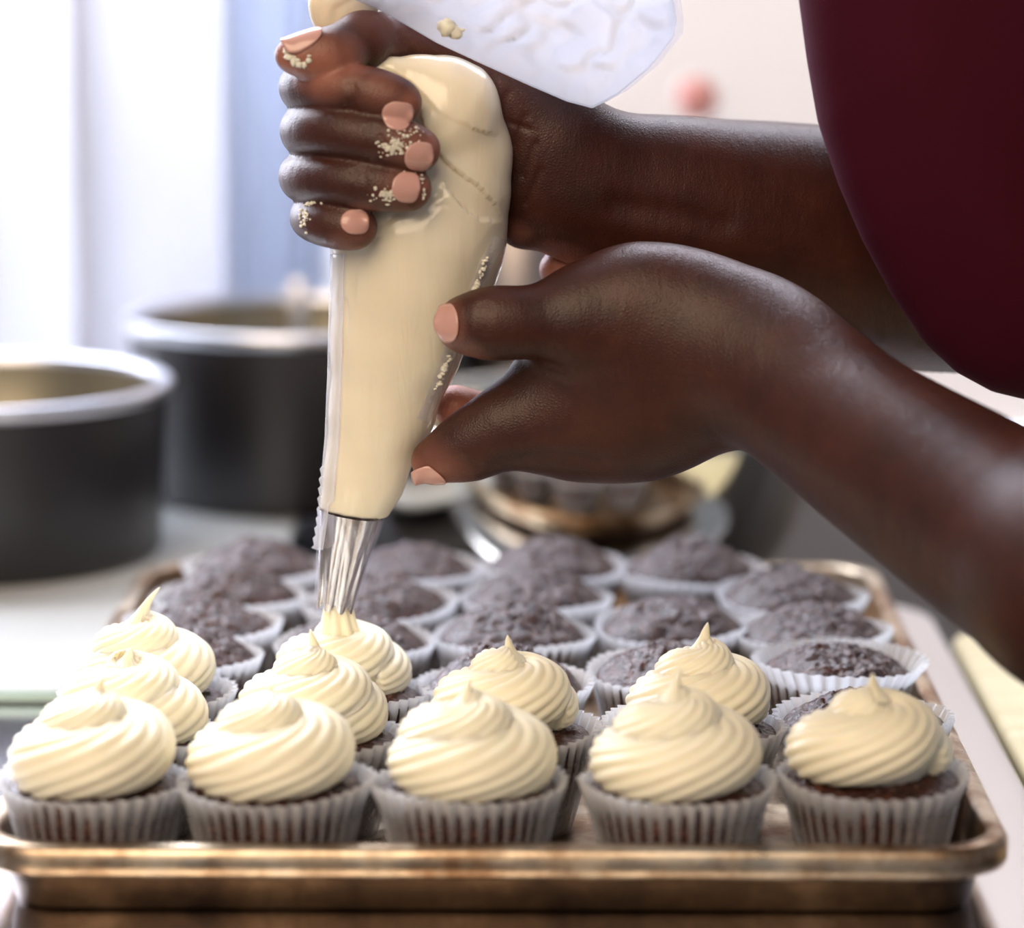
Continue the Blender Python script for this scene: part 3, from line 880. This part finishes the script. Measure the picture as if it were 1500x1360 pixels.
# heel of the hand by the bag edge
chain(F_, [G(760, 290, 17.4, 46), G(760, 335, 17.2, 22)], .008, .008, .9)
fing = {
 'index': [(605, 130, 19.0, 37), (500, 130, 18.2, 37), (453, 128, 16.4, 38), (452, 128, 14.4, 38), (490, 130, 13.1, 37), (545, 138, 12.6, 38), (585, 150, 12.5, 34)],
 'middle': [(610, 190, 19.2, 37), (500, 190, 18.4, 38), (456, 192, 16.5, 39), (454, 191, 14.3, 40), (490, 192, 12.9, 39), (560, 205, 12.3, 39), (612, 219, 12.3, 34)],
 'ring': [(612, 250, 19.2, 35), (500, 255, 18.4, 36), (452, 258, 16.5, 37), (450, 260, 14.3, 37), (490, 264, 12.9, 37), (545, 270, 12.4, 38), (599, 276, 12.4, 34)],
 'pinky': [(616, 305, 19.0, 31), (510, 318, 18.0, 31), (462, 318, 16.2, 31), (460, 320, 14.3, 33), (478, 326, 13.2, 34), (505, 331, 12.8, 34), (522, 333, 12.8, 31)],
}
for k, c in fing.items():
    chain(F_, dense([G(*q) for q in c], 4), .0015, .0012, 1)
# joint creases carved in the finger backs
V, Q = surface(F_); V = relax(V, Q, 2, .45); Nn = normals(V, Q)
def J(pts, Y, dp=.0007, w=.0010):
    q = V.copy(); q[:, 1] = 0
    L2 = [np.array((p[0], 0, p[2])) for p in PL(pts, Y)]
    dd, _ = seg_dist(q, L2)
    m_ = np.exp(-(dd/w)**2)*(Nn[:, 1] < -.1)*(np.abs(V[:, 1]-Y*.01) < .016)
    V[:] = V-Nn*(dp*m_)[:, None]
for x, y, h in ((548, 208, 22), (556, 210, 24), (540, 207, 18), (528, 270, 22), (536, 271, 20), (519, 268, 16), (512, 142, 18), (520, 142, 20), (563, 212, 14)):
    J([(x-4, y-h), (x+2, y), (x-3, y+h)], 11.6, .00055, .0009)
for a, b_ in (((560, 62), (575, 80)), ((585, 50), (604, 78)), ((610, 40), (640, 70)), ((690, 90), (665, 112)), ((720, 110), (696, 140)), ((745, 135), (726, 170)), ((770, 170), (752, 215)), ((785, 210), (765, 260)), ((792, 250), (770, 300)), ((775, 190), (745, 180))):
    J([a, b_], 15.4, .0006, .0011)
for pts in ([(905, 300), (980, 312), (1060, 330)],):
    J(pts, 16.2, .0015, .005)
VA, QA = V, Q
# left arm and hand
F_ = Field((P(590, 700, 14).x-.003, -.045, P(1500, 1060, 0).z-.02), (P(1900, 700, 0).x+.02, .225, P(850, 230, 10).z), .0012)
chain(F_, dense([G(1080, 520, 12.6, 98), G(1180, 585, 10.8, 110), G(1300, 668, 8.0, 126), G(1450, 765, 4.5, 148), G(1600, 860, 0.5, 164)]), .004, .014, .86)
chain(F_, dense([G(1600, 860, 0.5, 160), G(1710, 760, 1.0, 168), G(1745, 560, 2.5, 176), G(1755, 340, 4.0, 182)]), .004, .014, .9)
chain(F_, [G(1100, 500, 12.6, 72), G(1150, 520, 11.8, 62), G(1220, 570, 10.4, 60)], .02, .012, .9)
# palm and back of the hand
chain(F_, [G(1085, 520, 12.6, 98), G(1000, 520, 13.4, 122), G(920, 520, 14.2, 118), G(870, 540, 14.8, 96)], .014, .012, .62)
chain(F_, [G(1010, 470, 13.2, 84), G(930, 458, 13.2, 74), G(860, 462, 13.0, 62)], .014, .012, .8)
chain(F_, [G(1030, 560, 13.4, 80), G(930, 600, 14.2, 86), G(850, 620, 14.6, 76)], .014, .012, .7)
# thumb
chain(F_, [G(900, 462, 13.2, 66), G(835, 470, 12.8, 56), G(755, 473, 12.3, 46), G(712, 474, 12.2, 44), G(677, 476, 12.4, 40)], .008, .008, .92)
# index
chain(F_, [G(880, 612, 14.4, 66), G(805, 612, 14.4, 62), G(735, 628, 14.2, 50), G(685, 655, 14.3, 41), G(634, 676, 14.4, 33)], .010, .012, .9)
# web between them
chain(F_, [G(850, 520, 15.0, 46), G(815, 545, 14.9, 34)], .008, .010, .8)
# middle, ring and little fingers behind
chain(F_, [G(900, 590, 16.0, 50), G(800, 625, 18.0, 38), G(735, 618, 18.2, 36), G(668, 597, 16.9, 34)], .006, .006, 1)
chain(F_, [G(900, 540, 16.2, 50), G(830, 505, 18.4, 38), G(775, 512, 18.4, 32)], .006, .005, 1)
chain(F_, [G(920, 480, 16.0, 50), G(868, 430, 18.0, 36), G(820, 395, 18.6, 31)], .006, .005, 1)
V, Q = surface(F_); V = relax(V, Q, 2, .45); Nn = normals(V, Q)
for x, h in ((700, 20), (708, 24), (716, 20)):
    J([(x+3, 466-h), (x, 466), (x+2, 466+h)], 11.6, .0004, .0009)
for a, b_ in (((655, 668), (690, 690)), ((672, 668), (700, 684)), ((785, 525), (800, 530)), ((790, 520), (815, 530))):
    J([a, b_], 13.3, .0006, .0011)
J([(725, 684), (800, 668), (880, 676)], 12.9, .0010, .003)
V = np.concatenate([VA, V]); Q = np.concatenate([QA, Q+len(VA)])
# torso core inside the shirt, of the same mesh
def paleness(V):
    w = np.zeros(len(V))
    def add(px, py, Y, r, s):
        d = np.linalg.norm(V-np.array(P(px, py, Y)), axis=1)
        np.maximum(w, s*np.clip(1.35-d/(r/3950*1.0), 0, 1), out=w)
    for q in ((430, 85, 12.4, 45, .9), (470, 95, 12.2, 45, .85), (510, 92, 12.4, 40, .6), (608, 155, 11.9, 26, .8), (560, 125, 11.8, 34, .45), (640, 222, 11.9, 28, .8), (600, 210, 11.5, 36, .35),
              (628, 280, 11.9, 26, .8), (590, 285, 11.5, 36, .35), (540, 335, 12.0, 34, .6), (515, 360, 12.4, 30, .4), (652, 480, 12.0, 36, .7), (690, 515, 12.0, 30, .4),
              (612, 700, 14.2, 36, .8), (640, 690, 14.0, 46, .4), (660, 590, 16.6, 75, 1.0), (815, 385, 18.0, 60, .75), (770, 510, 18.0, 50, .7), (600, 50, 14.6, 90, .25), (680, 100, 15.6, 90, .22), (757, 345, 16.4, 22, .35)):  # rear left fingertips: window light painted as paler skin
        add(*q)
    return w
w = paleness(V)
V = V-np.array(per.location)
me = mesh_of('body', V, Q, M['skin'])
at = me.attributes.new('pale', 'FLOAT', 'POINT'); at.data.foreach_set('value', w.astype(np.float32))
body = link('body', me, per); body['label'] = 'dark brown bare forearms and hands'

from mathutils.bvhtree import BVHTree
BV = BVHTree.FromPolygons([tuple(v) for v in (V+np.array(per.location))], Q.tolist())
def nail(c, along, out, wd, ln):
    """nail plate laid on the fingertip: along = towards the tip, out = direction it faces"""
    along = Vector(along).normalized(); out = Vector(out).normalized()
    out = (out-along*out.dot(along)).normalized(); sd = along.cross(out)
    nu, nv = 14, 15
    V = []
    for i in range(nu):
        u = i/(nu-1)*2-1
        for j in range(nv):
            v = j/(nv-1)*2-1
            lim = (1-abs(u)**(2.6 if u < 0 else 5)*(.50 if u < 0 else .35))
            p = c+along*(u*ln/2*(1-.16*v*v*(1 if u > 0 else .8)))+sd*(v*lim*wd/2)
            q = p
            hit, nrm, _, _ = BV.ray_cast(p+out*.02, -out, .05)
            dep = (p-hit).dot(out) if hit else 9
            c_hit = BV.ray_cast(c+out*.02, -out, .05)[0]
            d0 = (c-c_hit).dot(out) if c_hit else 0
            q = p-out*min(dep, d0+.0008+.0030*v*v)
            V.append(q+out*(.0004+.0003*(1-v*v)))
    # smooth out wrinkles beneath the plate
    for _ in range(3):
        W_ = list(V)
        for i in range(1, nu-1):
            for j in range(1, nv-1):
                k = i*nv+j; av = (V[k-1]+V[k+1]+V[k-nv]+V[k+nv])/4
                W_[k] = V[k]+out*((av-V[k]).dot(out)*.7)
        V = W_
    V = [v-Vector(per.location) for v in V]
    o = obj('fingernail', V, grid_faces(nu, nv, False), M['nail'], body)
    md = o.modifiers.new('s', 'SOLIDIFY'); md.thickness = .0006; md.offset = 0
    return o
def dirv(a, b_): return P(*b_)-P(*a)
nail(P(582, 169, 11.6), dirv((560, 163, 11.6), (605, 174, 11.6)), (0.1, -1, -.25), .0090, .0108)
nail(P(614, 230, 11.5), dirv((590, 225, 11.5), (640, 234, 11.7)), (0.15, -1, -.05), .0104, .0102)
nail(P(595, 275, 11.5), dirv((570, 272, 11.5), (620, 277, 11.6)), (0.1, -1, 0), .0104, .0100)
nail(P(520, 325, 12.0), dirv((500, 325, 12.0), (540, 324, 12.0)), (0.1, -1, .15), .0086, .0098)
nail(P(443, 62, 12.7), dirv((480, 54, 12.9), (405, 66, 12.6)), (0.0, -.42, 1), .0110, .0150)
nail(P(654, 474, 11.6), dirv((690, 472, 11.4), (640, 476, 11.8)), (-.35, -1, .08), .0135, .0100)
nail(P(628, 700, 14.0), dirv((655, 688, 13.8), (604, 706, 14.1)), (.05, -.5, -1), .0110, .0115)
def on_skin(x, y):
    d = (P(x, y, 12)-CAM).normalized()
    hit, nrm, _, _ = BV.ray_cast(CAM, d, 3)
    return hit if hit else P(x, y, 12)
rnd = random.Random(17); L_ = []
for (x, y, sx_, sy_, n) in ((572, 216, 9, 7, 60), (590, 207, 14, 5, 30), (566, 285, 10, 6, 50), (612, 262, 8, 4, 16), (622, 285, 4, 5, 8), (446, 318, 5, 9, 40), (600, 192, 14, 3, 16), (458, 298, 12, 2, 8)):
    for _ in range(n):
        L_.append((on_skin(x+rnd.gauss(0, sx_), y+rnd.gauss(0, sy_)), rnd.uniform(.7, 3.1)/3950))
for x, y, r in ((420, 76, 5), (424, 84, 6), (430, 91, 6), (438, 95, 5), (446, 95, 4.5), (452, 89, 4), (453, 82, 3), (424, 72, 4), (432, 84, 3), (436, 88, 3.5), (418, 72, 3)):
    L_.append((on_skin(x, y), r/3950))
o = blobs('frosting_smear', L_, per, M['frosting'], 8)
o['kind'] = 'stuff'

# shirt: front of the torso and sleeve between the two arms
V, F = [], []
left = [(1135, -620), (1142, -380), (1155, -150), (1170, 0), (1182, 90), (1198, 180), (1228, 270), (1262, 350), (1305, 430), (1352, 500), (1400, 545), (1450, 572), (1500, 584), (1560, 592)]
nu, nv = 90, 72
def samp(pl, t):
    t = t*(len(pl)-1); i = min(int(t), len(pl)-2); f = t-i
    return [pl[i][k]+(pl[i+1][k]-pl[i][k])*f for k in range(2)]
for i in range(nu):
    u = i/(nu-1)
    lx, ly = samp(left, u)
    # centre line of the trunk runs up to the right, out of the frame
    cx_, cy_ = 1650, -260+ly*.75
    pl_, pc = P(lx, ly, 13.2), P(cx_, cy_, 13.2)
    half = (pl_-pc)
    for j in range(nv):
        a = 2*PI*j/nv
        ca, sa = math.cos(a), math.sin(a)
        p = pc+half*(math.copysign(abs(ca)**.85, ca))+Vector((0, -1, 0))*(.040*math.copysign(abs(sa)**.8, sa))
        q = Vector((p.x*9, p.y*3, p.z*6))
        fo = .006*noise.noise(q*1.2)+.0035*math.sin((p.x*1.0+p.z*.55)*95)*max(0, sa)
        p = p+Vector((0, -1, 0))*fo*abs(sa)
        V.append(p-Vector(per.location))
F = grid_faces(nu, nv)
F.append(tuple(range(nv))[::-1]); F.append(tuple((nu-1)*nv+j for j in range(nv)))
o = obj('shirt', V, F, M['shirt'], per)

V = []
for i in range(24):
    t = i/23
    c = P(1748+12*t, 520-900*t, 3.0+5*t); r = (205+60*t)/SCL(3)
    for j in range(48):
        a = 2*PI*j/48
        V.append(c+Vector((math.cos(a)*r, math.sin(a)*r*.95, 0))*(1+.03*math.sin(a*5+t*6))-Vector(per.location))
o = obj('sleeve', V, grid_faces(24, 48), M['shirt'], per)
md = o.modifiers.new('s', 'SOLIDIFY'); md.thickness = .0015
